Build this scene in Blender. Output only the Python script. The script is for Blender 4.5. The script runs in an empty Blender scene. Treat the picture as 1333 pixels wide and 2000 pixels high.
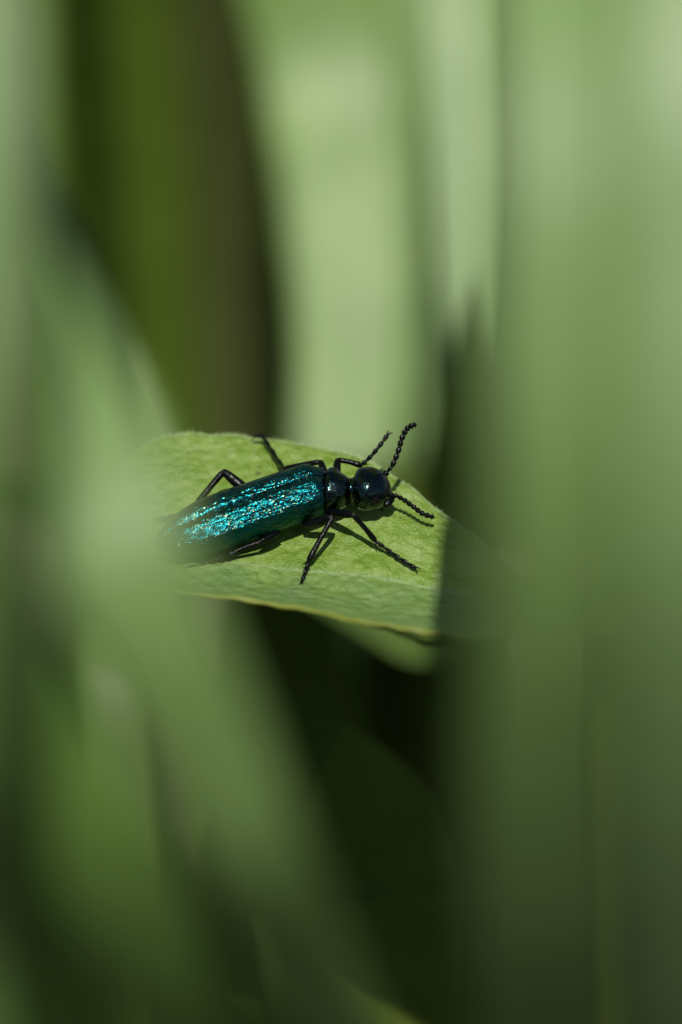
import bpy, bmesh, math, random
from mathutils import Vector, Matrix, noise

# ---------------------------------------------------------------- units: 1 Blender unit = 1 cm
sc = bpy.context.scene
sc.unit_settings.system = 'METRIC'
sc.unit_settings.scale_length = 0.01
C = sc.collection
rnd = random.Random(7)
R = math.radians

# ---------------------------------------------------------------- camera (macro lens, about half life size)
PITCH = R(30)
DIST = 30.0
PXCM = 270.0                     # photograph pixels per cm in the plane of focus
FWD = Vector((0, math.cos(PITCH), -math.sin(PITCH)))
UPV = Vector((0, math.sin(PITCH), math.cos(PITCH)))
RGT = Vector((1, 0, 0))
CAM = -FWD * DIST                # the plane of focus passes through the origin
cam_d = bpy.data.cameras.new('camera')
cam = bpy.data.objects.new('camera', cam_d)
C.objects.link(cam)
cam.location = CAM
cam.rotation_euler = (math.pi / 2 - PITCH, 0, 0)
cam_d.sensor_fit = 'HORIZONTAL'
cam_d.sensor_width = 16.0
cam_d.lens = 16.0 * DIST / (1333 / PXCM)
cam_d.clip_start = 0.1
cam_d.clip_end = 20000
APERTURE = 1.12                  # diameter of the entrance pupil, cm
cam_d.dof.use_dof = True
cam_d.dof.focus_distance = DIST - 0.05
cam_d.dof.aperture_fstop = (cam_d.lens * 1e-3) / APERTURE
cam_d.dof.aperture_blades = 0
sc.camera = cam

# ---------------------------------------------------------------- sky and sun
SUN_EL, SUN_AZ = R(64), R(-2)   # azimuth measured from behind the camera, negative = to its left
SUN = Vector((math.sin(SUN_AZ) * math.cos(SUN_EL), -math.cos(SUN_AZ) * math.cos(SUN_EL), math.sin(SUN_EL)))
w = bpy.data.worlds.new('World'); sc.world = w; w.use_nodes = True
nt = w.node_tree
sky = nt.nodes.new('ShaderNodeTexSky'); sky.sky_type = 'NISHITA'; sky.sun_disc = False
sky.sun_elevation = SUN_EL
sky.sun_rotation = math.atan2(SUN.x, SUN.y)
bg = nt.nodes['Background']; bg.inputs['Strength'].default_value = 0.055
nt.links.new(sky.outputs[0], bg.inputs['Color'])
sun_d = bpy.data.lights.new('sun', 'SUN'); sun_d.energy = 4.2; sun_d.angle = R(0.53); sun_d.color = (1.0, 0.96, 0.88)
sun = bpy.data.objects.new('sun', sun_d); C.objects.link(sun)
sun.rotation_euler = SUN.to_track_quat('Z', 'Y').to_euler()
sun.location = SUN * 100

sc.view_settings.view_transform = 'Standard'
sc.view_settings.look = 'None'
sc.view_settings.gamma = 1.0
sc.view_settings.use_curve_mapping = False
sc.view_settings.exposure = 0.3
sc.cycles.use_denoising = True
sc.cycles.max_bounces = 10
sc.cycles.transmission_bounces = 6
sc.cycles.use_adaptive_sampling = False
sc.cycles.sample_clamp_indirect = 6.0
sc.cycles.caustics_reflective = False
sc.cycles.caustics_refractive = False

# ---------------------------------------------------------------- layout helpers
def W(px, py, d=0.0):
    """point seen at photograph pixel px, py and d cm behind (+) or before (-) the plane of focus"""
    z = DIST + d
    k = z / DIST / PXCM
    return CAM + FWD * z + RGT * ((px - 666.5) * k) + UPV * ((1000 - py) * k)

def ray_plane(px, py, p0, n):
    dr = (W(px, py, 0) - CAM).normalized()
    t = (p0 - CAM).dot(n) / dr.dot(n)
    return CAM + dr * t

GROUND = -13.0

def spline(pts, n):
    """Catmull-Rom through pts (tuples or vectors), n samples"""
    m = len(pts)
    out = []
    def cr(a, b, c, d, t):
        return 0.5 * ((2 * b) + (c - a) * t + (2 * a - 5 * b + 4 * c - d) * t * t + (3 * b - a - 3 * c + d) * t ** 3)
    for i in range(n):
        f = i / (n - 1) * (m - 1)
        k = min(int(f), m - 2); t = f - k
        p1, p2 = pts[k], pts[k + 1]
        vec = isinstance(p1, Vector)
        p0 = pts[k - 1] if k > 0 else (p1 * 2 - p2)
        p3 = pts[k + 2] if k + 2 < m else (p2 * 2 - p1)
        out.append(cr(p0, p1, p2, p3, t))
    return out

def sm(a, b, x):
    t = max(0.0, min(1.0, (x - a) / (b - a)))
    return t * t * (3 - 2 * t)

def interp(tab, x):
    """monotone-ish cubic through the rows of tab (x, values...)"""
    if x <= tab[0][0]: return tab[0][1:]
    n = len(tab)
    for i in range(n - 1):
        if x <= tab[i + 1][0]:
            h = tab[i + 1][0] - tab[i][0]; t = (x - tab[i][0]) / h
            out = []
            for c in range(1, len(tab[0])):
                def slope(k):
                    if k <= 0 or k >= n - 1:
                        j = min(max(k, 1), n - 1)
                        return (tab[j][c] - tab[j - 1][c]) / (tab[j][0] - tab[j - 1][0])
                    d0 = (tab[k][c] - tab[k - 1][c]) / (tab[k][0] - tab[k - 1][0]); d1 = (tab[k + 1][c] - tab[k][c]) / (tab[k + 1][0] - tab[k][0])
                    return 0.0 if d0 * d1 <= 0 else 2 * d0 * d1 / (d0 + d1)
                p0, p1, m0, m1 = tab[i][c], tab[i + 1][c], slope(i) * h, slope(i + 1) * h
                out.append((2 * t ** 3 - 3 * t * t + 1) * p0 + (t ** 3 - 2 * t * t + t) * m0 + (3 * t * t - 2 * t ** 3) * p1 + (t ** 3 - t * t) * m1)
            return tuple(out)
    return tab[-1][1:]

# ---------------------------------------------------------------- object helpers
def empty(name, loc=(0, 0, 0)):
    o = bpy.data.objects.new(name, None); C.objects.link(o); o.location = loc; o.empty_display_size = 0.2
    return o

def tag(o, label=None, cat=None, group=None, kind=None):
    for k, v in (('label', label), ('category', cat), ('group', group), ('kind', kind)):
        if v: o[k] = v
    return o

def mesh_obj(name, verts, faces, mat, parent=None, smooth=True, uvs=None):
    me = bpy.data.meshes.new(name)
    me.from_pydata([tuple(v) for v in verts], [], faces)
    if uvs:
        ul = me.uv_layers.new(name='UVMap')
        for lp in me.loops: ul.data[lp.index].uv = uvs[lp.vertex_index]
    if smooth:
        me.polygons.foreach_set('use_smooth', [True] * len(me.polygons))
    me.update()
    if mat: me.materials.append(mat)
    o = bpy.data.objects.new(name, me); C.objects.link(o)
    if parent is not None:
        o.parent = parent
        o.matrix_parent_inverse = Matrix.Translation(parent.location).inverted()
    return o

def fix_normals(o):
    bm = bmesh.new(); bm.from_mesh(o.data)
    bmesh.ops.recalc_face_normals(bm, faces=bm.faces)
    bm.to_mesh(o.data); bm.free()

# ---------------------------------------------------------------- materials
def new_mat(name):
    m = bpy.data.materials.new(name); m.use_nodes = True
    t = m.node_tree; t.nodes.clear()
    return m, t, t.nodes.new

def leaf_material(name, a, b, trans=(0.2, 0.35, 0.04), tmix=0.3, rough=0.42, spec=0.5, vein=0.5, bump=0.15, bloom=0.0):
    """waxy long leaf: parallel veins along the blade, mottled, lets some light through"""
    m, t, N = new_mat(name); L = t.links.new
    uv = N('ShaderNodeTexCoord')
    mp = N('ShaderNodeMapping'); mp.inputs['Scale'].default_value = (9, 0.35, 1)
    L(uv.outputs['UV'], mp.inputs['Vector'])
    n1 = N('ShaderNodeTexNoise'); n1.inputs['Scale'].default_value = 1.0; n1.inputs['Detail'].default_value = 4
    L(mp.outputs[0], n1.inputs['Vector'])
    n2 = N('ShaderNodeTexNoise'); n2.inputs['Scale'].default_value = 0.9; n2.inputs['Detail'].default_value = 5
    L(uv.outputs['Object'], n2.inputs['Vector'])
    wv = N('ShaderNodeTexWave'); wv.inputs['Scale'].default_value = 5.0; wv.inputs['Distortion'].default_value = 0.6
    L(uv.outputs['UV'], wv.inputs['Vector'])
    ad = N('ShaderNodeMath'); ad.operation = 'MULTIPLY_ADD'; L(n1.outputs['Fac'], ad.inputs[0]); ad.inputs[1].default_value = vein; L(n2.outputs['Fac'], ad.inputs[2])
    rp = N('ShaderNodeValToRGB'); rp.color_ramp.elements[0].position = 0.5; rp.color_ramp.elements[1].position = 0.95
    rp.color_ramp.elements[0].color = (*a, 1); rp.color_ramp.elements[1].color = (*b, 1)
    L(ad.outputs[0], rp.inputs[0])
    bp = N('ShaderNodeBump'); bp.inputs['Strength'].default_value = bump; bp.inputs['Distance'].default_value = 0.03
    L(wv.outputs['Fac'], bp.inputs['Height'])
    p = N('ShaderNodeBsdfPrincipled'); p.inputs['Roughness'].default_value = rough; p.inputs['Specular IOR Level'].default_value = spec
    if bloom: p.inputs['Sheen Weight'].default_value = bloom; p.inputs['Sheen Roughness'].default_value = 0.5
    L(rp.outputs[0], p.inputs['Base Color']); L(bp.outputs[0], p.inputs['Normal'])
    tr = N('ShaderNodeBsdfTranslucent'); tr.inputs['Color'].default_value = (*trans, 1)
    mx = N('ShaderNodeMixShader'); mx.inputs[0].default_value = tmix
    L(p.outputs[0], mx.inputs[1]); L(tr.outputs[0], mx.inputs[2])
    o = N('ShaderNodeOutputMaterial'); L(mx.outputs[0], o.inputs[0])
    return m

M = {}
M['blade'] = leaf_material('waxy_grey_green_leaf', (0.148, 0.256, 0.058), (0.208, 0.332, 0.098), spec=0.8, rough=0.5, tmix=0.36)
M['blade_fresh'] = leaf_material('fresh_green_leaf', (0.115, 0.21, 0.04), (0.19, 0.305, 0.072))
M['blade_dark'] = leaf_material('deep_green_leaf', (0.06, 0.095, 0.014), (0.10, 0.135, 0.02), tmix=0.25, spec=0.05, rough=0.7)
M['blade_mid'] = leaf_material('mid_green_leaf', (0.085, 0.14, 0.035), (0.13, 0.19, 0.06))
M['blade_thin'] = leaf_material('thin_translucent_leaf', (0.10, 0.15, 0.03), (0.15, 0.20, 0.04), trans=(0.52, 0.60, 0.08), tmix=0.7)
M['blade_brown'] = leaf_material('brownish_leaf', (0.090, 0.115, 0.028), (0.13, 0.155, 0.045), trans=(0.2, 0.18, 0.04), tmix=0.25, spec=0.08, rough=0.8)
M['blade_olive'] = leaf_material('olive_leaf', (0.10, 0.175, 0.018), (0.15, 0.225, 0.028), trans=(0.2, 0.28, 0.02), tmix=0.3, spec=0.08, rough=0.8)
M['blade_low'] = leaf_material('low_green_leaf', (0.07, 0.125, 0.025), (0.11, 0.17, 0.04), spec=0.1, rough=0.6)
M['blade_pale'] = leaf_material('pale_glaucous_leaf', (0.172, 0.28, 0.09), (0.238, 0.35, 0.135), spec=0.8, rough=0.5, tmix=0.3)
M['blade_bright'] = leaf_material('bright_green_leaf', (0.125, 0.245, 0.04), (0.20, 0.345, 0.075), tmix=0.36)
M['blade_dry'] = leaf_material('withered_leaf', (0.09, 0.08, 0.035), (0.13, 0.11, 0.05), trans=(0.2, 0.15, 0.05), tmix=0.2, spec=0.15)

def main_leaf_material():
    m, t, N = new_mat('bumpy_lit_leaf'); L = t.links.new
    tc = N('ShaderNodeTexCoord')
    n1 = N('ShaderNodeTexNoise'); n1.inputs['Scale'].default_value = 4.5; n1.inputs['Detail'].default_value = 6; n1.inputs['Roughness'].default_value = 0.65
    L(tc.outputs['Object'], n1.inputs['Vector'])
    rp = N('ShaderNodeValToRGB'); e = rp.color_ramp.elements
    e[0].position = 0.34; e[0].color = (0.125, 0.23, 0.020, 1)
    e[1].position = 0.66; e[1].color = (0.255, 0.355, 0.10, 1)
    x = e.new(0.5); x.color = (0.185, 0.295, 0.042, 1)
    L(n1.outputs['Fac'], rp.inputs[0])
    # grazing light and sky sheen painted as greyer colour on the near half (UV.x < 0)
    sx = N('ShaderNodeSeparateXYZ'); L(tc.outputs['UV'], sx.inputs[0])
    n3 = N('ShaderNodeTexNoise'); n3.inputs['Scale'].default_value = 3.0; n3.inputs['Detail'].default_value = 5
    L(tc.outputs['Object'], n3.inputs['Vector'])
    mr = N('ShaderNodeMapRange'); mr.inputs['From Min'].default_value = 0.06; mr.inputs['From Max'].default_value = -0.10
    L(sx.outputs['X'], mr.inputs['Value'])
    mm = N('ShaderNodeMath'); mm.operation = 'MULTIPLY'; L(mr.outputs[0], mm.inputs[0]); L(n3.outputs['Fac'], mm.inputs[1])
    mc = N('ShaderNodeMix'); mc.data_type = 'RGBA'; L(mm.outputs[0], mc.inputs[0])
    L(rp.outputs[0], mc.inputs[6]); mc.inputs[7].default_value = (0.15, 0.255, 0.11, 1)
    # yellow margin
    ed = N('ShaderNodeMapRange'); ed.inputs['From Min'].default_value = -0.86; ed.inputs['From Max'].default_value = -0.98
    L(sx.outputs['X'], ed.inputs['Value'])
    m2 = N('ShaderNodeMix'); m2.data_type = 'RGBA'; L(ed.outputs[0], m2.inputs[0]); L(mc.outputs[2], m2.inputs[6]); m2.inputs[7].default_value = (0.30, 0.33, 0.045, 1)
    # pale midrib line and faint veins running along the blade
    wn = N('ShaderNodeMath'); wn.operation = 'MULTIPLY_ADD'; L(n3.outputs['Fac'], wn.inputs[0]); wn.inputs[1].default_value = 0.05; L(sx.outputs['X'], wn.inputs[2])
    wo = N('ShaderNodeMath'); wo.operation = 'ABSOLUTE'; L(wn.outputs[0], wo.inputs[0])
    wl = N('ShaderNodeMapRange'); wl.inputs['From Min'].default_value = 0.035; wl.inputs['From Max'].default_value = 0.005; wl.inputs['To Max'].default_value = 0.5; L(wo.outputs[0], wl.inputs['Value'])
    m4 = N('ShaderNodeMix'); m4.data_type = 'RGBA'; L(wl.outputs[0], m4.inputs[0]); L(m2.outputs[2], m4.inputs[6]); m4.inputs[7].default_value = (0.33, 0.42, 0.22, 1)
    wx = N('ShaderNodeMath'); wx.operation = 'MULTIPLY_ADD'; L(n3.outputs['Fac'], wx.inputs[0]); wx.inputs[1].default_value = 0.16; L(sx.outputs['X'], wx.inputs[2])
    wf = N('ShaderNodeMath'); wf.operation = 'PINGPONG'; L(wx.outputs[0], wf.inputs[0]); wf.inputs[1].default_value = 0.075
    wm = N('ShaderNodeMapRange'); wm.inputs['From Min'].default_value = 0.012; wm.inputs['From Max'].default_value = 0.0; wm.inputs['To Max'].default_value = 0.22; L(wf.outputs[0], wm.inputs['Value'])
    m5 = N('ShaderNodeMix'); m5.data_type = 'RGBA'; L(wm.outputs[0], m5.inputs[0]); L(m4.outputs[2], m5.inputs[6]); m5.inputs[7].default_value = (0.30, 0.40, 0.16, 1)
    # sparse brown specks
    vo = N('ShaderNodeTexVoronoi'); vo.inputs['Scale'].default_value = 2.3; L(tc.outputs['Object'], vo.inputs['Vector'])
    sp = N('ShaderNodeMapRange'); sp.inputs['From Min'].default_value = 0.085; sp.inputs['From Max'].default_value = 0.05; L(vo.outputs['Distance'], sp.inputs['Value'])
    m3 = N('ShaderNodeMix'); m3.data_type = 'RGBA'; L(sp.outputs[0], m3.inputs[0]); L(m5.outputs[2], m3.inputs[6]); m3.inputs[7].default_value = (0.09, 0.10, 0.02, 1)
    # relief: blistered cells + fine grain
    v2 = N('ShaderNodeTexVoronoi'); v2.inputs['Scale'].default_value = 13; v2.feature = 'SMOOTH_F1'; L(tc.outputs['Object'], v2.inputs['Vector'])
    n2 = N('ShaderNodeTexNoise'); n2.inputs['Scale'].default_value = 55; n2.inputs['Detail'].default_value = 3; L(tc.outputs['Object'], n2.inputs['Vector'])
    b1 = N('ShaderNodeBump'); b1.inputs['Strength'].default_value = 0.75; b1.inputs['Distance'].default_value = 0.05; b1.invert = True
    L(v2.outputs['Distance'], b1.inputs['Height'])
    b2 = N('ShaderNodeBump'); b2.inputs['Strength'].default_value = 1.0; b2.inputs['Distance'].default_value = 0.014
    L(n2.outputs['Fac'], b2.inputs['Height']); L(b1.outputs[0], b2.inputs['Normal'])
    p = N('ShaderNodeBsdfPrincipled'); p.inputs['Roughness'].default_value = 0.36; p.inputs['Specular IOR Level'].default_value = 0.5
    L(m3.outputs[2], p.inputs['Base Color']); L(b2.outputs[0], p.inputs['Normal'])
    tr = N('ShaderNodeBsdfTranslucent'); tr.inputs['Color'].default_value = (0.20, 0.36, 0.02, 1)
    mx = N('ShaderNodeMixShader'); mx.inputs[0].default_value = 0.28
    L(p.outputs[0], mx.inputs[1]); L(tr.outputs[0], mx.inputs[2])
    o = N('ShaderNodeOutputMaterial'); L(mx.outputs[0], o.inputs[0])
    return m
M['leaf'] = main_leaf_material()

def plain(name, col, rough=0.5, metal=0.0, spec=0.5, coat=0.0, bump=None):
    m, t, N = new_mat(name); L = t.links.new
    p = N('ShaderNodeBsdfPrincipled')
    p.inputs['Base Color'].default_value = (*col, 1); p.inputs['Roughness'].default_value = rough
    p.inputs['Metallic'].default_value = metal; p.inputs['Specular IOR Level'].default_value = spec
    p.inputs['Coat Weight'].default_value = coat; p.inputs['Coat Roughness'].default_value = 0.12
    if bump:
        tc = N('ShaderNodeTexCoord'); n = N('ShaderNodeTexNoise'); n.inputs['Scale'].default_value = bump[0]; n.inputs['Detail'].default_value = 3
        L(tc.outputs['Object'], n.inputs['Vector'])
        b = N('ShaderNodeBump'); b.inputs['Strength'].default_value = bump[1]; b.inputs['Distance'].default_value = bump[2]
        L(n.outputs['Fac'], b.inputs['Height']); L(b.outputs[0], p.inputs['Normal'])
    o = N('ShaderNodeOutputMaterial'); L(p.outputs[0], o.inputs[0])
    return m

def facet_material(name, cols, rough, scale, tilt, metal=1.0, coat=0.0, wrinkle=0.25, streak=False):
    """metallic cuticle made of tiny facets, each tilted its own way so that some catch the sun"""
    m, t, N = new_mat(name); L = t.links.new
    tc = N('ShaderNodeTexCoord')
    vo = N('ShaderNodeTexVoronoi'); vo.inputs['Scale'].default_value = scale; L(tc.outputs['Object'], vo.inputs['Vector'])
    sb = N('ShaderNodeVectorMath'); sb.operation = 'SUBTRACT'; L(vo.outputs['Color'], sb.inputs[0]); sb.inputs[1].default_value = (0.5, 0.5, 0.5)
    ms = N('ShaderNodeVectorMath'); ms.operation = 'SCALE'; L(sb.outputs[0], ms.inputs[0]); ms.inputs['Scale'].default_value = tilt
    g = N('ShaderNodeNewGeometry')
    wr = N('ShaderNodeTexNoise'); wr.inputs['Scale'].default_value = 18; wr.inputs['Detail'].default_value = 2
    if streak:
        mp = N('ShaderNodeMapping'); mp.inputs['Scale'].default_value = (1.1, 0.22, 1); L(tc.outputs['UV'], mp.inputs['Vector']); L(mp.outputs[0], wr.inputs['Vector'])
    else: L(tc.outputs['Object'], wr.inputs['Vector'])
    bp = N('ShaderNodeBump'); bp.inputs['Strength'].default_value = wrinkle; bp.inputs['Distance'].default_value = 0.03; L(wr.outputs['Fac'], bp.inputs['Height'])
    ad = N('ShaderNodeVectorMath'); ad.operation = 'ADD'; L(bp.outputs[0], ad.inputs[0]); L(ms.outputs[0], ad.inputs[1])
    nm = N('ShaderNodeVectorMath'); nm.operation = 'NORMALIZE'; L(ad.outputs[0], nm.inputs[0])
    v3 = N('ShaderNodeTexVoronoi'); v3.inputs['Scale'].default_value = scale * 0.77; L(tc.outputs['Object'], v3.inputs['Vector'])
    sx = N('ShaderNodeSeparateColor'); L(v3.outputs['Color'], sx.inputs[0])
    rp = N('ShaderNodeValToRGB'); rp.color_ramp.interpolation = 'CONSTANT'
    e = rp.color_ramp.elements
    e[0].position = cols[0][0]; e[0].color = (*cols[0][1], 1)
    e[1].position = cols[1][0]; e[1].color = (*cols[1][1], 1)
    for q, c in cols[2:]:
        k = e.new(q); k.color = (*c, 1)
    L(sx.outputs[0], rp.inputs[0])
    p = N('ShaderNodeBsdfPrincipled'); p.inputs['Roughness'].default_value = rough; p.inputs['Metallic'].default_value = metal
    p.inputs['Coat Weight'].default_value = coat; p.inputs['Coat Roughness'].default_value = 0.14
    L(rp.outputs[0], p.inputs['Base Color']); L(nm.outputs[0], p.inputs['Normal'])
    o = N('ShaderNodeOutputMaterial'); L(p.outputs[0], o.inputs[0])
    return m

M['elytron'] = facet_material('metallic_teal_wing_cover', [(0, (0.002, 0.075, 0.088)), (0.35, (0.002, 0.086, 0.115)), (0.70, (0.003, 0.095, 0.078)), (0.88, (0.13, 0.14, 0.065))], 0.21, 215, 0.38, wrinkle=0.5, streak=True)
M['cuticle'] = facet_material('blue_black_cuticle', [(0, (0.006, 0.026, 0.032)), (0.6, (0.005, 0.020, 0.022)), (0.90, (0.06, 0.07, 0.03))], 0.17, 120, 0.22, coat=0.5, wrinkle=0.10)
M['limb'] = plain('black_limb_cuticle', (0.002, 0.0022, 0.0025), 0.20, 0.0, 0.16, 0.0, (70, 0.6, 0.008))
M['eye'] = plain('black_compound_eye', (0.003, 0.003, 0.003), 0.15, 0.0, 0.3, 0.0)
M['hair'] = plain('pale_leaf_hair', (0.55, 0.60, 0.42), 0.4)

def soil_material():
    m, t, N = new_mat('dark_soil'); L = t.links.new
    tc = N('ShaderNodeTexCoord')
    n = N('ShaderNodeTexNoise'); n.inputs['Scale'].default_value = 0.8; n.inputs['Detail'].default_value = 8; L(tc.outputs['Object'], n.inputs['Vector'])
    rp = N('ShaderNodeValToRGB'); rp.color_ramp.elements[0].color = (0.022, 0.020, 0.011, 1); rp.color_ramp.elements[1].color = (0.075, 0.065, 0.035, 1)
    L(n.outputs['Fac'], rp.inputs[0])
    b = N('ShaderNodeBump'); b.inputs['Distance'].default_value = 0.5; L(n.outputs['Fac'], b.inputs['Height'])
    p = N('ShaderNodeBsdfPrincipled'); p.inputs['Roughness'].default_value = 0.95
    L(rp.outputs[0], p.inputs['Base Color']); L(b.outputs[0], p.inputs['Normal'])
    o = N('ShaderNodeOutputMaterial'); L(p.outputs[0], o.inputs[0])
    return m
M['soil'] = soil_material()

# ---------------------------------------------------------------- ground
def ground():
    xs = [-6000, -1500, -400, -120] + [-60 + 3 * i for i in range(41)] + [120, 400, 1500, 6000]
    vs, fs = [], []
    n = len(xs)
    for y in xs:
        for x in xs:
            r = math.hypot(x, y)
            h = noise.noise(Vector((x * 0.11, y * 0.11, 3))) * 1.2 + noise.noise(Vector((x * 0.4, y * 0.4, 9))) * 0.5 if r < 90 else 0
            vs.append((x, y, GROUND + h))
    for j in range(n - 1):
        for i in range(n - 1):
            a = j * n + i
            fs.append((a, a + 1, a + n + 1, a + n))
    return tag(mesh_obj('ground', vs, fs, M['soil']), 'dark bare soil between the plants', kind='structure')
ground()

# ---------------------------------------------------------------- long leaves (blades)
def blade(pts, widths, mat, label, group=None, face=None, curl=0.12, fold=0.0, thick=0.05, nu=40, nv=14, wave=0.03, seed=0, name='leaf_blade', root=True, twist=None, rib=True, across=None):
    """long leaf through world points pts (tip or top last), widths in cm; arched across, with thickness, a keel along the middle and slight waves"""
    if root:
        p0 = pts[0]
        if p0.z > GROUND:
            p1 = pts[1]
            dz = p0.z - GROUND
            dirn = (p0 - p1); hz = Vector((dirn.x, dirn.y, 0)); hz = hz / max(1e-3, -dirn.z) * dz if dirn.z < -0.05 else Vector((0, 0, 0))
            if hz.length > 5: hz = hz.normalized() * 5
            pts = [Vector((p0.x, p0.y, GROUND - 0.3)) + hz * 0.5] + list(pts)
            widths = [widths[0] * 0.6] + list(widths)
    P = spline(pts, nu); Wd = spline([float(x) for x in widths], nu)
    tw = spline([float(x) for x in twist], nu) if twist else [0.0] * nu
    if face is None: face = -FWD
    o = empty(name, P[0])
    top, bot, uvs = [], [], []
    ribv = []
    s = 0.0
    for i in range(nu):
        T = (P[min(i + 1, nu - 1)] - P[max(i - 1, 0)]).normalized()
        if i: s += (P[i] - P[i - 1]).length
        side = across or T.cross(face).normalized()
        nrm = side.cross(T).normalized()
        a = R(tw[i])
        side, nrm = side * math.cos(a) + nrm * math.sin(a), nrm * math.cos(a) - side * math.sin(a)
        hw = max(Wd[i], 0.02) / 2
        for j in range(nv + 1):
            v = -1 + 2 * j / nv
            th = thick * (1 - abs(v) ** 3 * 0.8) * min(1, hw / 0.25) / 2
            off = curl * hw * (1 - v * v) * 1.0 - fold * hw * (1 - abs(v))
            off += wave * hw * noise.noise(Vector((v * 0.9 + seed * 7.1, s * 0.35, seed * 3.3)))
            e = 1 + 0.03 * noise.noise(Vector((s * 0.7, seed * 5.7, 1.0 if v > 0 else 4.0)))
            c = P[i] + side * (v * hw * e) + nrm * off
            top.append(c + nrm * th); bot.append(c - nrm * th); uvs.append((v, s * 0.5))
        ribv.append((P[i] + nrm * (curl * hw - fold * hw - thick * 0.30), side, nrm, min(0.06, hw * 0.25)))
    k = nv + 1
    vs = top + bot; n0 = len(top); fs = []
    for i in range(nu - 1):
        for j in range(nv):
            a = i * k + j
            fs.append((a, a + 1, a + k + 1, a + k))
            fs.append((n0 + a, n0 + a + k, n0 + a + k + 1, n0 + a + 1))
        a = i * k; fs.append((a, a + k, n0 + a + k, n0 + a))
        a = i * k + nv; fs.append((a, n0 + a, n0 + a + k, a + k))
    fs.append(tuple(range(n0, n0 + k)) + tuple(range(k - 1, -1, -1)))
    a = (nu - 1) * k
    fs.append(tuple(range(a, a + k)) + tuple(range(n0 + a + k - 1, n0 + a - 1, -1)))
    b = mesh_obj('blade', vs, fs, mat, o, uvs=uvs + uvs)
    fix_normals(b)
    if rib:   # midrib: a thicker keel on the underside
        vs, fs = [], []
        for i, (c, side, nrm, r) in enumerate(ribv):
            for q in range(6):
                a = q / 6 * 2 * math.pi
                vs.append(c + side * (math.cos(a) * r) + nrm * (math.sin(a) * r * 0.6))
            if i:
                for q in range(6):
                    fs.append(((i - 1) * 6 + q, (i - 1) * 6 + (q + 1) % 6, i * 6 + (q + 1) % 6, i * 6 + q))
        fs.append(tuple(range(5, -1, -1))); fs.append(tuple(range((nu - 1) * 6, nu * 6)))
        mesh_obj('midrib', vs, fs, mat, o)
    tag(o, label, 'leaf', group)
    return o

def pxblade(rows, *a, **k):
    """rows of (px, py, depth, width in px)"""
    pts = [r[0] if len(r) == 2 else W(*r[:3]) for r in rows]      # a row may also be (world point, width in cm)
    wd = [r[1] if len(r) == 2 else r[3] / PXCM * (DIST + r[2]) / DIST for r in rows]
    return blade(pts, wd, *a, **k)

FG, BG = 'blurred leaves before the beetle', 'blurred leaves behind the beetle'
# before the beetle, right
pxblade([(1085, 2500, -7.6, 250), (1068, 2000, -10.0, 290), (1062, 1500, -11.75, 285), (1090, 1050, -12.6, 260), (1090, 600, -12.85, 280), (1095, 150, -12.7, 290), (1090, -400, -12.0, 330), (Vector((0.97, -6.4, 11.2)), 1.05), (Vector((1.34, -4.6, 12.4)), 1.2), (Vector((1.15, -2.6, 12.9)), 1.5), (Vector((1.15, -0.9, 13.0)), 1.45), (Vector((1.15, 1.2, 12.9)), 1.45), (Vector((1.15, 3.2, 12.6)), 1.25), (Vector((1.2, 4.6, 12.1)), 0.1)], M['blade'],  # the unseen upper arch is shaped to cast shade on leaf and background
        'tall broad grey-green leaf whose shadow falls across the tip of the beetle\'s leaf', FG, seed=1, curl=0.2, wave=0.08)
pxblade([(1400, 2500, -5.6, 320), (1395, 2000, -7.9, 350), (1385, 1500, -9.7, 345), (1375, 1000, -10.6, 330), (1350, 500, -10.75, 330), (1340, 100, -10.65, 310), (1340, -400, -10.1, 220), (1340, -800, -9.4, 20)], M['blade_pale'],
        'tall upright leaf half hidden by the broad grey-green leaf', FG, seed=2, curl=0.25, wave=0.08)
# before the beetle, left
pxblade([(980, 2680, -5.0, 90), (800, 2310, -7.0, 150), (640, 1960, -8.95, 180), (518, 1700, -10.15, 200), (420, 1490, -10.62, 225), (327, 1290, -10.9, 255), (236, 1080, -11, 285), (192, 880, -10.8, 235), (150, 680, -10.5, 120), (100, 470, -10, 12)], M['blade'],
        'pointed grey-green leaf leaning over the tip of the beetle\'s wing covers', FG, seed=3, curl=0.15, across=RGT * 0.89 + UPV * 0.456)
pxblade([(620, 2330, -6.8, 230), (410, 2020, -8.7, 250), (245, 1750, -9.95, 245), (108, 1495, -10.6, 225), (10, 1255, -10.85, 215), (-60, 980, -10.7, 180), (-140, 700, -10.5, 60), (-180, 560, -10.5, 10)], M['blade_bright'],
        'fresh green leaf leaning below the pointed grey-green one', FG, seed=4, curl=0.15, across=RGT * 0.89 + UPV * 0.456)
pxblade([(380, 2500, -6.0, 360), (190, 2100, -7.5, 400), (60, 1850, -8.3, 340), (-60, 1600, -9, 240), (-160, 1200, -9.5, 40)], M['blade_bright'],
        'low green leaf rising from the dark foot of the plant', FG, seed=5, curl=0.15)
pxblade([(-60, 2300, -9, 160), (-70, 1500, -11.5, 180), (-50, 900, -12.5, 180), (-30, 400, -12.6, 160), (-25, 0, -12.4, 140), (-25, -400, -12, 20)], M['blade'],
        'narrow upright leaf beside the dark olive gap', FG, seed=6, curl=0.2)
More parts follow.
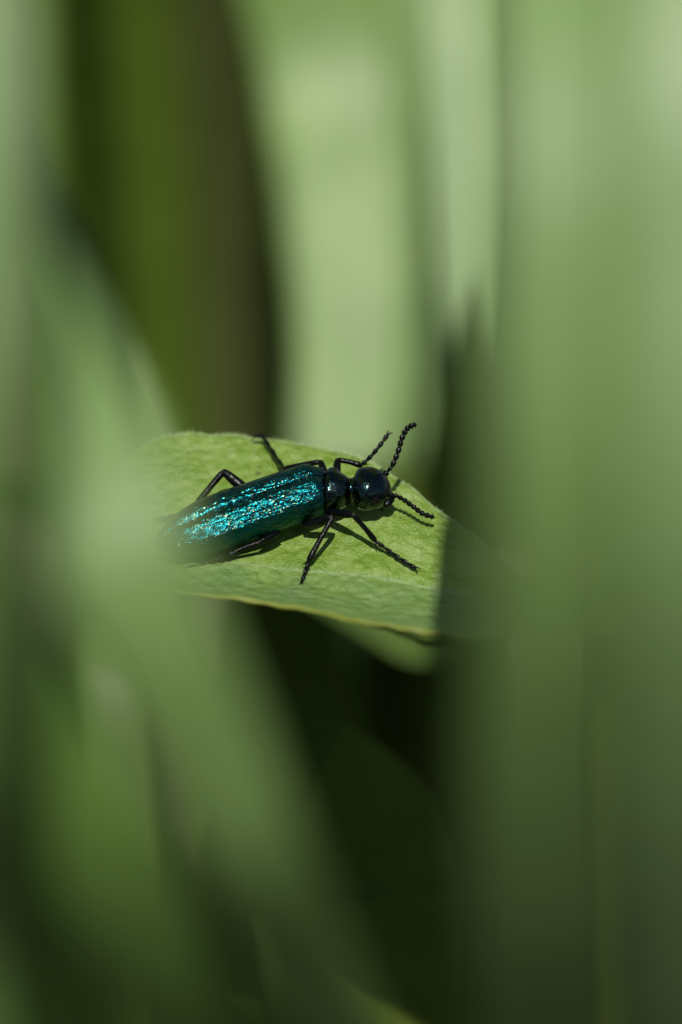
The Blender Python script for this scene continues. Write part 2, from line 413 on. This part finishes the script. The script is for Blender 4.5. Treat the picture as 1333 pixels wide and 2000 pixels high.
# behind the beetle
pxblade([(220, 1500, 8.0, 160), (250, 1200, 8.8, 190), (255, 960, 9.6, 210), (190, 740, 10.3, 220), (80, 480, 10.8, 210), (-40, 200, 11, 190), (-120, -100, 11, 120), (-170, -300, 11, 10)], M['blade_mid'],
        'leaning leaf just behind the far margin of the beetle\'s leaf', BG, seed=7, curl=0.2, rib=True, twist=[0, 0, 10, 30, 40, 40, 40, 40])
pxblade([(655, 1500, 14.5, 170), (662, 1150, 15, 190), (672, 880, 15.5, 205), (688, 640, 16, 225), (672, 380, 16.5, 252), (637, 100, 17, 272), (575, -250, 17, 280), (520, -600, 17, 40)], M['blade_fresh'],
        'broad bright yellow-green leaf standing behind the beetle\'s head', BG, seed=8, curl=0.1)
pxblade([(820, 1500, 20, 150), (815, 900, 20, 160), (815, 400, 20, 170), (805, 0, 20, 170), (800, -400, 20, 60)], M['blade'],
        'dull green leaf standing edge to edge with the bright yellow-green one', BG, seed=9, curl=0.3)
# a leaf bending over from the tall plant behind, its point hanging down
pxblade([(1460, 1500, 17, 60), (1420, 900, 16.5, 60), (1260, 200, 15.5, 80), (1040, -400, 15, 120), (950, -560, 13.5, 150), (918, -300, 16, 175), (918, 100, 15.6, 170), (926, 380, 15.3, 155), (930, 600, 15.1, 120), (936, 820, 14.9, 10)], M['blade_pale'],
        'pale greyish leaf hanging point down beside the tall broad one', BG, seed=10, curl=0.1, nu=60)
# leaf under the beetle's leaf: lies nearly level, front margin showing, hidden rear extended for shade
def under_leaf(front, depth, label, mat, seed, base):
    q = Vector((0, 0.963, -0.27))
    wd = [d for d in depth]
    ce = [W(*f) + q * (d / 2) for f, d in zip(front, wd)]
    blade([base] + ce + [ce[-1] + Vector((1.6, 0.3, -0.3))], [0.4] + wd + [0.2], mat, label, None, across=-q, seed=seed, curl=0.03, wave=0.04)
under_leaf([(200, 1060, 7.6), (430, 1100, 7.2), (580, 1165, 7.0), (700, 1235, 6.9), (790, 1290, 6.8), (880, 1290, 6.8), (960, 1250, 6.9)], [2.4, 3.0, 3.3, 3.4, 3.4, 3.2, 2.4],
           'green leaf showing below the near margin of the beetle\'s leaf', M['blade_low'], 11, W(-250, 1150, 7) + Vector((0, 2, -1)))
under_leaf([(150, 1040, 9.8), (400, 1060, 9.6), (650, 1070, 9.6), (900, 1080, 9.6), (1100, 1080, 9.6)], [2.6, 3.2, 3.4, 3.4, 2.6],  # hidden leaf put in to keep sun off the soil
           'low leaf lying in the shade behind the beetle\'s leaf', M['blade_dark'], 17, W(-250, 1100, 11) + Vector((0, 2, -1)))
DK = 'dark leaves deep in the plant'  # mostly leaves added to fill gaps with darkness where shade falls
pxblade([(250, 950, 26.8, 380), (250, 600, 25.1, 420), (240, 300, 23.6, 410), (215, 0, 22.1, 380), (180, -300, 20.6, 280), (150, -600, 19, 20)], M['blade_olive'], 'deep olive leaf in the gap beside the leaning leaf', DK, seed=12)
pxblade([(490, 950, 26.2, 180), (480, 600, 24.4, 190), (460, 300, 22.8, 180), (430, 0, 21.2, 160), (390, -300, 19.6, 110), (360, -500, 18.5, 10)], M['blade_brown'], 'brownish olive leaf beside the broad bright leaf', DK, seed=13)
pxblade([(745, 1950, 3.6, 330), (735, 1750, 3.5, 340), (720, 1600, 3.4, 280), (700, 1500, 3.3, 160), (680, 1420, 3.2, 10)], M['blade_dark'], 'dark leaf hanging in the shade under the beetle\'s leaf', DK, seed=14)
pxblade([(930, 1700, 10.8, 110), (905, 1250, 11.6, 170), (905, 950, 12.2, 175), (922, 740, 12.7, 105), (950, 540, 13, 8)], M['blade_dark'], 'dark pointed leaf put in as shade below the hanging pale greyish one', DK, seed=15)
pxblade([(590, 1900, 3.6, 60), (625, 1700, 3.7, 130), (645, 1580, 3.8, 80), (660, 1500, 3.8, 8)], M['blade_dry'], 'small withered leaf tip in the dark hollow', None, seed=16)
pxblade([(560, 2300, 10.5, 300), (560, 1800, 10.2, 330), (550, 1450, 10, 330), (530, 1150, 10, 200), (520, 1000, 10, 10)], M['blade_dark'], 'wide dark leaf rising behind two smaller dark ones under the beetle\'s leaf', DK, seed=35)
pxblade([(510, 2300, 4.6, 260), (520, 1800, 4.3, 290), (535, 1600, 4.0, 230), (560, 1480, 3.8, 120), (580, 1400, 3.6, 10)], M['blade_dark'], 'dark leaf added as shade behind the withered leaf tip', DK, seed=18)
pxblade([(800, 2300, 12.6, 200), (795, 1800, 12.4, 220), (785, 1450, 12.2, 210), (770, 1200, 12, 120), (760, 1080, 12, 10)], M['blade_dark'], 'slim dark leaf added as shade behind the small lit leaf', DK, seed=33)
pxblade([(1230, 2300, 9.5, 220), (1220, 1800, 9.2, 250), (1215, 1400, 9, 230), (1205, 1000, 9, 120), (1200, 800, 9, 10)], M['blade_dark'], 'dark leaf added as shade in the cleft between the two tall near leaves', DK, seed=34)
pxblade([(960, 2300, 11.5, 260), (940, 1800, 11.2, 280), (920, 1400, 11, 260), (910, 1150, 11, 160), (905, 1000, 11, 10)], M['blade_dark'], 'dark leaf added as shade beside the foot of the tall broad leaf', DK, seed=19)
# unseen leaves added behind, arching forward above the picture: they keep the foot of the bed in the shade
for i, (x, dy, wd, tip, wb) in enumerate(((-15, 3, 5, 6, 4), (-10, 0, 4, 4, 2.0), (-6.2, -2, 3.4, -4, 0.6), (-3.6, 1.5, 2.5, -4, 0.6), (-0.8, 0, 2.6, 11, 1.6), (3, 1, 4.0, 9, 3), (7, 0.5, 4, 8, 3), (12, 3, 5, 10, 4))):
    ym = 8 if tip < 0 else 17
    blade([Vector((x * 1.1, 52 + dy, GROUND - 0.3)), Vector((x * 1.08, 50 + dy, -4)), Vector((x * 1.05, 44 + dy, 6)), Vector((x, 33 + dy, 12.5)), Vector((x, 22 + dy, 15)), Vector((x, ym, 15.2)), Vector((x, (ym + tip) / 2 + 2, 15)), Vector((x, tip + 2.0, 14.3)), Vector((x, tip, 13.6))],
          [2.5, wb * .7, wb * .9, wb, wb, wb * 1.2, wd, wd * .85, 0.3], M['blade_thin'], 'unseen tall leaf added to shade the bed behind', 'unseen leaves added to shade the bed', face=Vector((0, -0.5, 0.85)), seed=20 + i, root=False)

# ---------------------------------------------------------------- the beetle's leaf
TILT = R(17)
LN = Vector((0.0, -math.sin(TILT), math.cos(TILT)))        # upper face of the far half
LO = W(600, 1060, 0.0)
def L_at(px, py, h=0.0):
    return ray_plane(px, py, LO + LN * h, LN)
LEAF_RISE = 0.055             # the far half of the blade bulges this much above its plane

def main_leaf():
    o = empty('broad_leaf', L_at(165, 1090))
    back = [(165, 1078), (190, 1000), (228, 922), (285, 868), (350, 850), (440, 850), (530, 861), (640, 879), (710, 899), (790, 945), (870, 1008), (935, 1055), (990, 1108), (1030, 1170)]
    mid = [(165, 1092), (190, 1094), (228, 1097), (285, 1100), (350, 1104), (430, 1109), (510, 1115), (600, 1122), (680, 1131), (770, 1143), (855, 1158), (925, 1170), (985, 1180), (1030, 1186)]
    front = [(165, 1104), (190, 1122), (228, 1138), (285, 1148), (360, 1156), (440, 1166), (530, 1179), (620, 1195), (700, 1213), (780, 1226), (850, 1236), (925, 1245), (985, 1238), (1030, 1202)]
    md = (L_at(855, 1158) - L_at(350, 1104)).normalized()
    rise = R(14)
    q = Vector((0, -math.cos(rise), math.sin(rise)))
    NB = md.cross(q).normalized()
    if NB.z < 0: NB = -NB
    m0 = L_at(600, 1122)
    nu = 120
    S = lambda pl: spline([Vector((x, y, 0)) for x, y in pl], nu)
    Bk, Md, Fr = S(back), S(mid), S(front)
    nva, nvb = 18, 30
    cols = []
    for i in range(nu):
        b = L_at(Bk[i].x, Bk[i].y); mm = L_at(Md[i].x, Md[i].y); f = ray_plane(Fr[i].x, Fr[i].y, m0, NB)
        wb = (b - mm).length; wf = (f - mm).length
        row = []
        for j in range(nva + nvb + 1):
            if j <= nva:
                v = -1 + j / nva; c = mm.lerp(f, -v)
            else:
                v = (j - nva) / nvb; c = mm.lerp(b, v)
            d = v * (wb if v > 0 else wf)
            z = 0.05 * math.exp(-(d / 0.16) ** 2)            # rounded keel
            if v > 0: z += 0.05 * math.sin(math.pi * v) * min(1, wb)
            else: z += 0.05 * math.sin(math.pi * v) * wf
            x3 = c
            z += 0.020 * noise.noise(x3 * 2.2) + 0.010 * noise.noise(x3 * 6.0)
            z *= sm(1.0, 0.93, abs(v))
            # crinkled margin
            z += 0.02 * sm(0.85, 1.0, abs(v)) * noise.noise(Vector((i * 0.22, 5 if v > 0 else 8, 2)))
            n = LN if v > 0 else NB.lerp(LN, 0.5)
            row.append((c + n * z, v, i / nu * 6))
        cols.append(row)
    k = nva + nvb + 1
    top = [r[0] for row in cols for r in row]; uv = [(r[1], r[2]) for row in cols for r in row]
    bot = []
    for row in cols:
        for (p, v, _) in row:
            bot.append(p - LN * (0.012 + 0.028 * (1 - abs(v) ** 4)))
    vs = top + bot; n0 = len(top); fs = []
    for i in range(nu - 1):
        for j in range(k - 1):
            a = i * k + j
            fs.append((a, a + k, a + k + 1, a + 1)); fs.append((n0 + a, n0 + a + 1, n0 + a + k + 1, n0 + a + k))
        a = i * k; fs.append((a, n0 + a, n0 + a + k, a + k))
        a = i * k + k - 1; fs.append((a, a + k, n0 + a + k, n0 + a))
    for a in (0, (nu - 1) * k):
        fs.append(tuple(range(a, a + k)) + tuple(range(n0 + a + k - 1, n0 + a - 1, -1)))
    b = mesh_obj('blade', vs, fs, M['leaf'], o, uvs=uv + uv); fix_normals(b)
    # rims: rounded yellow margins along both sides
    for nm, j in (('margin', 0), ('margin', k - 1)):
        cs = [(cols[i][j][0] + (bot[i * k + j])) / 2 for i in range(2, nu - 1)]
        tube(nm, cs, [0.016 + 0.006 * noise.noise(Vector((i * 0.3, j, 0))) for i in range(len(cs))], M['margin'] if j == 0 else M['leaf'], o, 6)
    # towards the tip the near margin rolls under
    vs, fs = [], []
    i0, i1 = int(nu * 0.56), nu - 3
    for i in range(i0, i1):
        h = 0.17 * sm(i0, i0 + 30, i) * sm(i1, i1 - 14, i)
        e = (cols[i][0][0] + bot[i * k]) / 2
        for (yy, zz) in ((0.0, -0.008), (-0.012, -0.25), (-0.004, -0.55), (0.05, -0.85), (0.16, -1.0), (0.17, -0.93), (0.06, -0.75), (0.03, -0.3)):
            vs.append(e + Vector((0, yy * h * 6, zz * h)))
        if i > i0:
            for q_ in range(8):
                a_ = (i - i0 - 1) * 8
                fs.append((a_ + q_, a_ + (q_ + 1) % 8, a_ + 8 + (q_ + 1) % 8, a_ + 8 + q_))
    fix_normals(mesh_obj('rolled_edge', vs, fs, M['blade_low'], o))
    # midrib on the underside
    cs = [cols[i][nva][0] - LN * 0.055 for i in range(nu - 3)]
    tube('midrib', cs, [0.05 * (1 - 0.8 * i / len(cs)) + 0.008 for i in range(len(cs))], M['margin'], o, 8)
    # stalk bending down to the soil
    e = cols[0][nva][0]
    st = spline([e - LN * 0.05 + Vector((0.1, 0, 0)), e + Vector((0.0, 0.35, -0.3)), e + Vector((0.45, 0.9, -1.5)), e + Vector((1.3, 1.3, -4)), Vector((e.x + 1.7, e.y + 1.4, GROUND - 0.5))], 30)
    tube('stalk', st, [0.07 + 0.12 * i / 30 for i in range(30)], M['blade_low'], o, 10)
    # short pale hairs along the far margin and over the face
    vs, fs = [], []
    hr = random.Random(5)
    for q_ in range(900):
        i = hr.randrange(20, nu - 12)
        if q_ < 520: j = k - 1; ln = hr.uniform(0.015, 0.05)
        else: j = hr.randrange(nva + 4, k - 1); ln = hr.uniform(0.010, 0.028)
        t = hr.random()
        p = cols[i][j][0].lerp(cols[i + 1][j][0], t)
        if q_ < 520: p = p - LN * 0.008
        out = (cols[i][k - 1][0] - cols[i][nva][0]).normalized()
        d = (out * (1.0 if q_ < 520 else hr.uniform(-0.3, 0.9)) + LN * hr.uniform(0.1, 0.9) + md * hr.uniform(-0.8, 0.8)).normalized() * ln
        s1 = d.cross(FWD).normalized() * 0.0016; s2 = d.cross(s1).normalized() * 0.0016
        a = len(vs)
        vs += [p + s1, p - s1 * 0.5 + s2, p - s1 * 0.5 - s2, p + d]
        fs += [(a, a + 1, a + 3), (a + 1, a + 2, a + 3), (a + 2, a, a + 3)]
    tag(mesh_obj('leaf_hair', vs, fs, M['hair'], o, smooth=False), kind='stuff')
    tag(o, 'sunlit bumpy green leaf the teal beetle stands on', 'leaf')
    return o

def tube(name, P, rad, mat, parent, nq=8, flat=1.0, ref=None, cap=True):
    vs, fs = tube_data(P, rad, nq, flat, ref, cap)
    return mesh_obj(name, vs, fs, mat, parent)

def tube_data(P, rad, nq=8, flat=1.0, ref=None, cap=True, v0=0):
    vs, fs = [], []
    n = len(P)
    prev = None
    for i in range(n):
        T = (P[min(i + 1, n - 1)] - P[max(i - 1, 0)]).normalized()
        if prev is None:
            r = ref or Vector((0.13, 0.21, 0.97))
            s = T.cross(r).normalized()
        else:
            s = (prev - T * prev.dot(T)).normalized()
        prev = s
        u = T.cross(s)
        for q in range(nq):
            a = q / nq * 2 * math.pi
            vs.append(P[i] + s * (math.cos(a) * rad[i]) + u * (math.sin(a) * rad[i] * flat))
        if i:
            for q in range(nq):
                fs.append((v0 + (i - 1) * nq + q, v0 + (i - 1) * nq + (q + 1) % nq, v0 + i * nq + (q + 1) % nq, v0 + i * nq + q))
    if cap:
        fs.append(tuple(v0 + q for q in range(nq - 1, -1, -1))); fs.append(tuple(v0 + (n - 1) * nq + q for q in range(nq)))
    return vs, fs

M['margin'] = leaf_material('yellowish_leaf_margin', (0.22, 0.27, 0.04), (0.32, 0.34, 0.06), trans=(0.4, 0.45, 0.04), tmix=0.35, vein=0.3)
main_leaf()

# ---------------------------------------------------------------- the beetle
def beetle():
    # body axis: photograph positions with height above the leaf
    axis_px = [(305, 1068, .20), (400, 1033, .215), (450, 1016, .22), (560, 978, .23), (620, 957, .24), (640, 956, .24), (661, 958, .245), (690, 956, .25), (724, 957, .25), (764, 968, .235)]
    A = [L_at(x, y, h) for x, y, h in axis_px]
    root = empty('beetle', L_at(560, 985, 0.0))
    # resample by arc length; station 0 at the tail
    dense = spline(A, 400)
    cum = [0.0]
    for i in range(1, 400): cum.append(cum[-1] + (dense[i] - dense[i - 1]).length)
    tot = cum[-1]
    def at(s):
        s = max(0, min(tot, s))
        lo = 0
        for i in range(1, 400):
            if cum[i] >= s: lo = i - 1; break
        t = (s - cum[lo]) / max(1e-9, cum[lo + 1] - cum[lo])
        p = dense[lo].lerp(dense[lo + 1], t)
        T = (dense[min(lo + 12, 399)] - dense[max(lo - 12, 0)]).normalized()
        Bv = LN.cross(T).normalized()
        Nv = T.cross(Bv).normalized()
        return p, T, Bv, Nv
    def s_of(px):     # arc position where the axis crosses photograph column px
        best, bs = 1e9, 0
        for i in range(400):
            v = dense[i] - CAM; z = v.dot(FWD)
            x = 666.5 + v.dot(RGT) / z * DIST * PXCM
            if abs(x - px) < best: best, bs = abs(x - px), cum[i]
        return bs
    sE = s_of(629)      # front of the wing covers
    sT = s_of(322)      # their tip
    sP0, sP1 = s_of(633), s_of(690)
    sH0, sH1 = s_of(687), s_of(763)
    # one continuous body: abdomen, thorax, pronotum, neck, head (half-width, up, down)
    hl = sH1 - sH0; pl = sP1 - sP0
    tab = [(0.0, .01, .01, .01), (0.05, .10, .06, .08), (0.18, .165, .09, .125), (sE * 0.45, .185, .11, .165), (sE * 0.8, .18, .12, .17), (sE - 0.03, .165, .12, .165),
           (sP0 + 0.00 * pl, .135, .115, .14), (sP0 + 0.10 * pl, .158, .140, .15), (sP0 + 0.28 * pl, .168, .150, .15), (sP0 + 0.50 * pl, .150, .140, .14), (sP0 + 0.72 * pl, .112, .115, .125), (sP0 + 0.93 * pl, .078, .080, .10),
           (sH0 + 0.05 * hl, .082, .085, .10), (sH0 + 0.12 * hl, .128, .118, .12), (sH0 + 0.24 * hl, .162, .142, .13), (sH0 + 0.42 * hl, .168, .150, .135), (sH0 + 0.60 * hl, .152, .138, .13), (sH0 + 0.78 * hl, .118, .105, .12), (sH0 + 0.92 * hl, .075, .06, .10), (sH0 + 1.0 * hl, .02, .01, .05)]
    nq = 40
    st = []
    n_ab = 60
    for i in range(n_ab): st.append(sE * i / n_ab)
    n_f = 90
    for i in range(n_f + 1): st.append(sE + (tot - 0.0 - sE) * i / n_f)
    vs, fs = [], []
    for i, s in enumerate(st):
        p, T, Bv, Nv = at(s)
        a, u, d = interp(tab, s)
        if s < sE:                                   # abdominal rings
            ph = (s / 0.165) % 1.0
            ring = 0.010 * (1 - ph) if s > 0.04 else 0
        else: ring = 0
        inP = sm(sP0 + .05 * pl, sP0 + .2 * pl, s) * sm(sP0 + .8 * pl, sP0 + .5 * pl, s)
        inH = sm(sH0 + .05 * hl, sH0 + .2 * hl, s) * sm(sH0 + .7 * hl, sH0 + .35 * hl, s)
        for q in range(nq):
            t = q / nq * 2 * math.pi
            ct, stt = math.cos(t), math.sin(t)
            e = 0.86
            y = math.copysign(abs(ct) ** e, ct) * (a - ring)
            z = math.copysign(abs(stt) ** e, stt) * ((u if stt > 0 else d) - ring)
            if stt > 0:                              # median furrow on pronotum and head
                z -= (0.012 * inP + 0.006 * inH) * math.exp(-(y / 0.022) ** 2)
                z -= 0.010 * inP * math.exp(-((abs(y) - 0.075) / 0.03) ** 2)
            vs.append(p + Bv * y + Nv * z)
        if i:
            for q in range(nq):
                fs.append(((i - 1) * nq + q, (i - 1) * nq + (q + 1) % nq, i * nq + (q + 1) % nq, i * nq + q))
    fs.append(tuple(range(nq - 1, -1, -1))); fs.append(tuple((len(st) - 1) * nq + q for q in range(nq)))
    body = mesh_obj('body', vs, fs, M['cuticle'], root); fix_normals(body)

    # wing covers
    nu, nv = 90, 26
    for sd in (1, -1):
        out, inn = [], []
        for i in range(nu + 1):
            u = i / nu                               # 0 = shoulder, 1 = tip
            s = sE + 0.012 - (sE + 0.012 - sT) * u
            p, T, Bv, Nv = at(s)
            wdt = interp([(0, .188), (.10, .205), (.35, .212), (.70, .218), (.84, .188), (.94, .125), (1.0, .05)], u)[0]
            hgt = interp([(0, .165), (.08, .185), (.35, .185), (.70, .168), (.88, .135), (1.0, .08)], u)[0]
            rnd_f = sm(-0.012, 0.055, u)             # shoulder rolls down at the front
            for j in range(nv + 1):
                v = j / nv                           # 0 = suture, 1 = outer margin
                th = R(90 - 118 * v)
                c, s_ = math.cos(th), math.sin(th)
                e = 0.82
                y = abs(c) ** e * wdt
                z = math.copysign(abs(s_) ** e, s_) * (hgt if s_ > 0 else 0.13)
                z -= 0.012 * math.exp(-(v / 0.07) ** 2)          # groove at the suture
                ridge = 0.006 * (math.exp(-((v - 0.26) / 0.03) ** 2) + math.exp(-((v - 0.47) / 0.035) ** 2)) * sm(0.0, 0.1, u) * sm(0.95, 0.6, u)
                k = 0.80 + 0.20 * rnd_f
                dx = -0.035 * (1 - sm(0, 0.05, u)) * (v * v)       # rounded corner
                y2 = max(y * k + ridge * c, 0.0035)
                pos = p + T * dx + Bv * (sd * y2) + Nv * (z * k + ridge * s_)
                pos2 = p + T * dx + Bv * (sd * max(y2 - 0.010 * c, 0.003)) + Nv * (z * k - 0.010)
                # tip: the end draws in around its own point
                out.append(pos); inn.append(pos2)
        k = nv + 1; n0 = len(out); fs = []
        for i in range(nu):
            for j in range(nv):
                a = i * k + j
                fs.append((a, a + 1, a + k + 1, a + k)); fs.append((n0 + a, n0 + a + k, n0 + a + k + 1, n0 + a + 1))
            a = i * k; fs.append((a, a + k, n0 + a + k, n0 + a)); a = i * k + nv; fs.append((a, n0 + a, n0 + a + k, a + k))
        for a in (0, nu * k): fs.append(tuple(range(a, a + k)) + tuple(range(n0 + a + k - 1, n0 + a - 1, -1)))
        uvw = [(j / nv + (2 if sd > 0 else 0), i / nu * 3) for i in range(nu + 1) for j in range(nv + 1)]
        e = mesh_obj('wing_cover', out + inn, fs, M['elytron'], root, uvs=uvw + uvw); fix_normals(e)

    # eyes, labrum, jaws
    def ellipsoid(name, c, ax, mat, par, nu=12, nvv=16):
        vs, fs = [], []
        for i in range(nu + 1):
            f = -math.pi / 2 + math.pi * i / nu
            for j in range(nvv):
                g = 2 * math.pi * j / nvv
                vs.append(c + ax[0] * (math.cos(f) * math.cos(g)) + ax[1] * (math.cos(f) * math.sin(g)) + ax[2] * math.sin(f))
        for i in range(nu):
            for j in range(nvv):
                fs.append((i * nvv + j, i * nvv + (j + 1) % nvv, (i + 1) * nvv + (j + 1) % nvv, (i + 1) * nvv + j))
        o = mesh_obj(name, vs, fs, mat, par); fix_normals(o); return o
    for sd in (1, -1):
        p, T, Bv, Nv = at(sH0 + 0.66 * hl)
        ellipsoid('eye', p + Bv * (sd * 0.122) + Nv * 0.01, (T * 0.050 - Bv * sd * 0.012, Bv * 0.028, Nv * 0.060), M['eye'], root)
    p, T, Bv, Nv = at(sH0 + 0.93 * hl)
    ellipsoid('labrum', p + T * 0.01 - Nv * 0.045, (T * 0.045, Bv * 0.075, Nv * 0.030), M['limb'], root)
    for sd in (1, -1):
        P = spline([p - T * 0.04 + Bv * sd * 0.055 - Nv * 0.06, p - T * 0.005 + Bv * sd * 0.045 - Nv * 0.075, p + T * 0.015 + Bv * sd * 0.012 - Nv * 0.08], 9)
        tube('jaw', P, [0.026, 0.026, 0.025, 0.023, 0.02, 0.016, 0.012, 0.008, 0.003], M['limb'], root, 8)
        P = spline([p - T * 0.05 + Bv * sd * 0.04 - Nv * 0.09, p - T * 0.03 + Bv * sd * 0.04 - Nv * 0.115, p - T * 0.02 + Bv * sd * 0.035 - Nv * 0.135], 12)
        tube('palp', P, [0.011 + 0.004 * abs(math.sin(i * 1.05)) for i in range(12)], M['limb'], root, 6)

    # antennae: eleven beads each, one continuous skin
    def antenna(pts, r0):
        P = [L_at(x, y, h) for x, y, h in pts]
        n = 11 * 9
        Q = spline(P, n)
        rad = []
        for i in range(n):
            f = i / n * 11; b = int(f); t = f - b
            prof = 0.56 + 0.44 * sm(0.0, 0.5, t) * (1 - 0.8 * sm(0.85, 1.0, t))
            big = (1.15 if b == 0 else 0.72 if b == 1 else 0.92 + 0.02 * b)
            if b == 10: prof *= 1 - 0.75 * sm(0.35, 1.0, t)
            rad.append(r0 * prof * big)
        return tube('antenna', Q, rad, M['limb'], root, 10)
    antenna([(750, 929, .27), (766, 910, .33), (778, 882, .39), (786, 855, .44), (797, 836, .47), (814, 828, .49)], 0.0205)
    antenna([(756, 966, .23), (770, 967, .22), (789, 976, .20), (808, 990, .17), (826, 1003, .15), (849, 1011, .13)], 0.0185)

    # legs: one skin each from hip to last tarsal joint; claws and spurs are their parts
    def leg(hip, knee, ankle, toes, r_f, ntar=5, r_k=0.62):
        pts, rad = [], []
        def seg(a, b, rs, n, bow=None):
            for i in range(n):
                t = i / (n - 1)
                c = a.lerp(b, t)
                if bow is not None: c = c + bow * math.sin(math.pi * t)
                pts.append(c); rad.append(interp(rs, t)[0])
        up_ = lambda q: (q[0], q[1], q[2] + LEAF_RISE)
        H, K, A_ = (L_at(*up_(q)) for q in (hip, knee, ankle))
        seg(H, K, [(0, r_f * .75), (.35, r_f), (.7, r_f * .9), (.93, r_f * .72), (1, r_f * .55)], 14)
        d = (A_ - K)
        seg(K + d * 0.03, A_, [(0, r_f * .52), (.08, r_f * .62), (.5, r_f * .58), (.85, r_f * .68), (.97, r_f * .72), (1, r_f * .5)], 14, LN * 0.008)
        TQ = spline([A_] + [L_at(*up_(q)) for q in toes], ntar * 6 + 1)
        for i in range(1, len(TQ)):
            f = i / (len(TQ) - 1) * ntar; t = f - int(min(f, ntar - 1e-6)) if f < ntar else 1.0
            pts.append(TQ[i]); rad.append(r_f * (0.33 + 0.22 * sm(0.1, 0.85, t) * (1 - 0.8 * sm(0.92, 1, t))))
        o = tube('leg', pts, rad, M['limb'], root, 10)
        # spurs at the end of the shin
        sdir = d.normalized()
        for w_ in (-1, 1):
            sd_ = sdir.cross(LN).normalized() * w_
            tube('spur', [A_ - sdir * 0.01, A_ + sdir * 0.03 + sd_ * 0.02, A_ + sdir * 0.055 + sd_ * 0.032], [0.007, 0.005, 0.001], M['limb'], o, 5)
        E = TQ[-1]; td = (TQ[-1] - TQ[-4]).normalized()
        for w_ in (-1, 1):
            sd_ = td.cross(LN).normalized() * w_
            Pc = spline([E - td * 0.008, E + td * 0.022 + sd_ * 0.012 + LN * 0.006, E + td * 0.042 + sd_ * 0.024 - LN * 0.012], 7)
            tube('claw', Pc, [0.007, 0.0065, 0.006, 0.005, 0.004, 0.003, 0.001], M['limb'], o, 6)
        return o
    leg((655, 945, .18), (660, 898, .22), (705, 909, .20), [(722, 894, .24), (740, 873, .28), (757, 850, .32)], 0.033)                     # fore, far side
    leg((640, 950, .16), (627, 902, .20), (556, 916, .10), [(540, 893, .05), (524, 868, .03), (510, 851, .03), (501, 852, .02)], 0.033)    # middle, far side
    leg((490, 965, .15), (437, 921, .24), (386, 983, .10), [(360, 1000, .06), (335, 1010, .03), (310, 1014, .02)], 0.040, 4)               # hind, far side
    leg((640, 1000, .12), (690, 1006, .24), (733, 1056, .07), [(760, 1076, .035), (785, 1093, .03), (811, 1109, .025)], 0.033)              # fore, near side
    leg((595, 1026, .10), (651, 1009, .22), (603, 1096, .05), [(597, 1115, .03), (590, 1137, .02), (585, 1157, .02)], 0.033)               # middle, near side
    leg((545, 1040, .10), (505, 1060, .12), (441, 1087, .05), [(420, 1094, .04), (395, 1102, .02), (366, 1110, .02)], 0.030, 4)             # hind, near side
    tag(root, 'metallic teal and black beetle with beaded antennae standing on the sunlit leaf', 'beetle')
    return root
beetle()
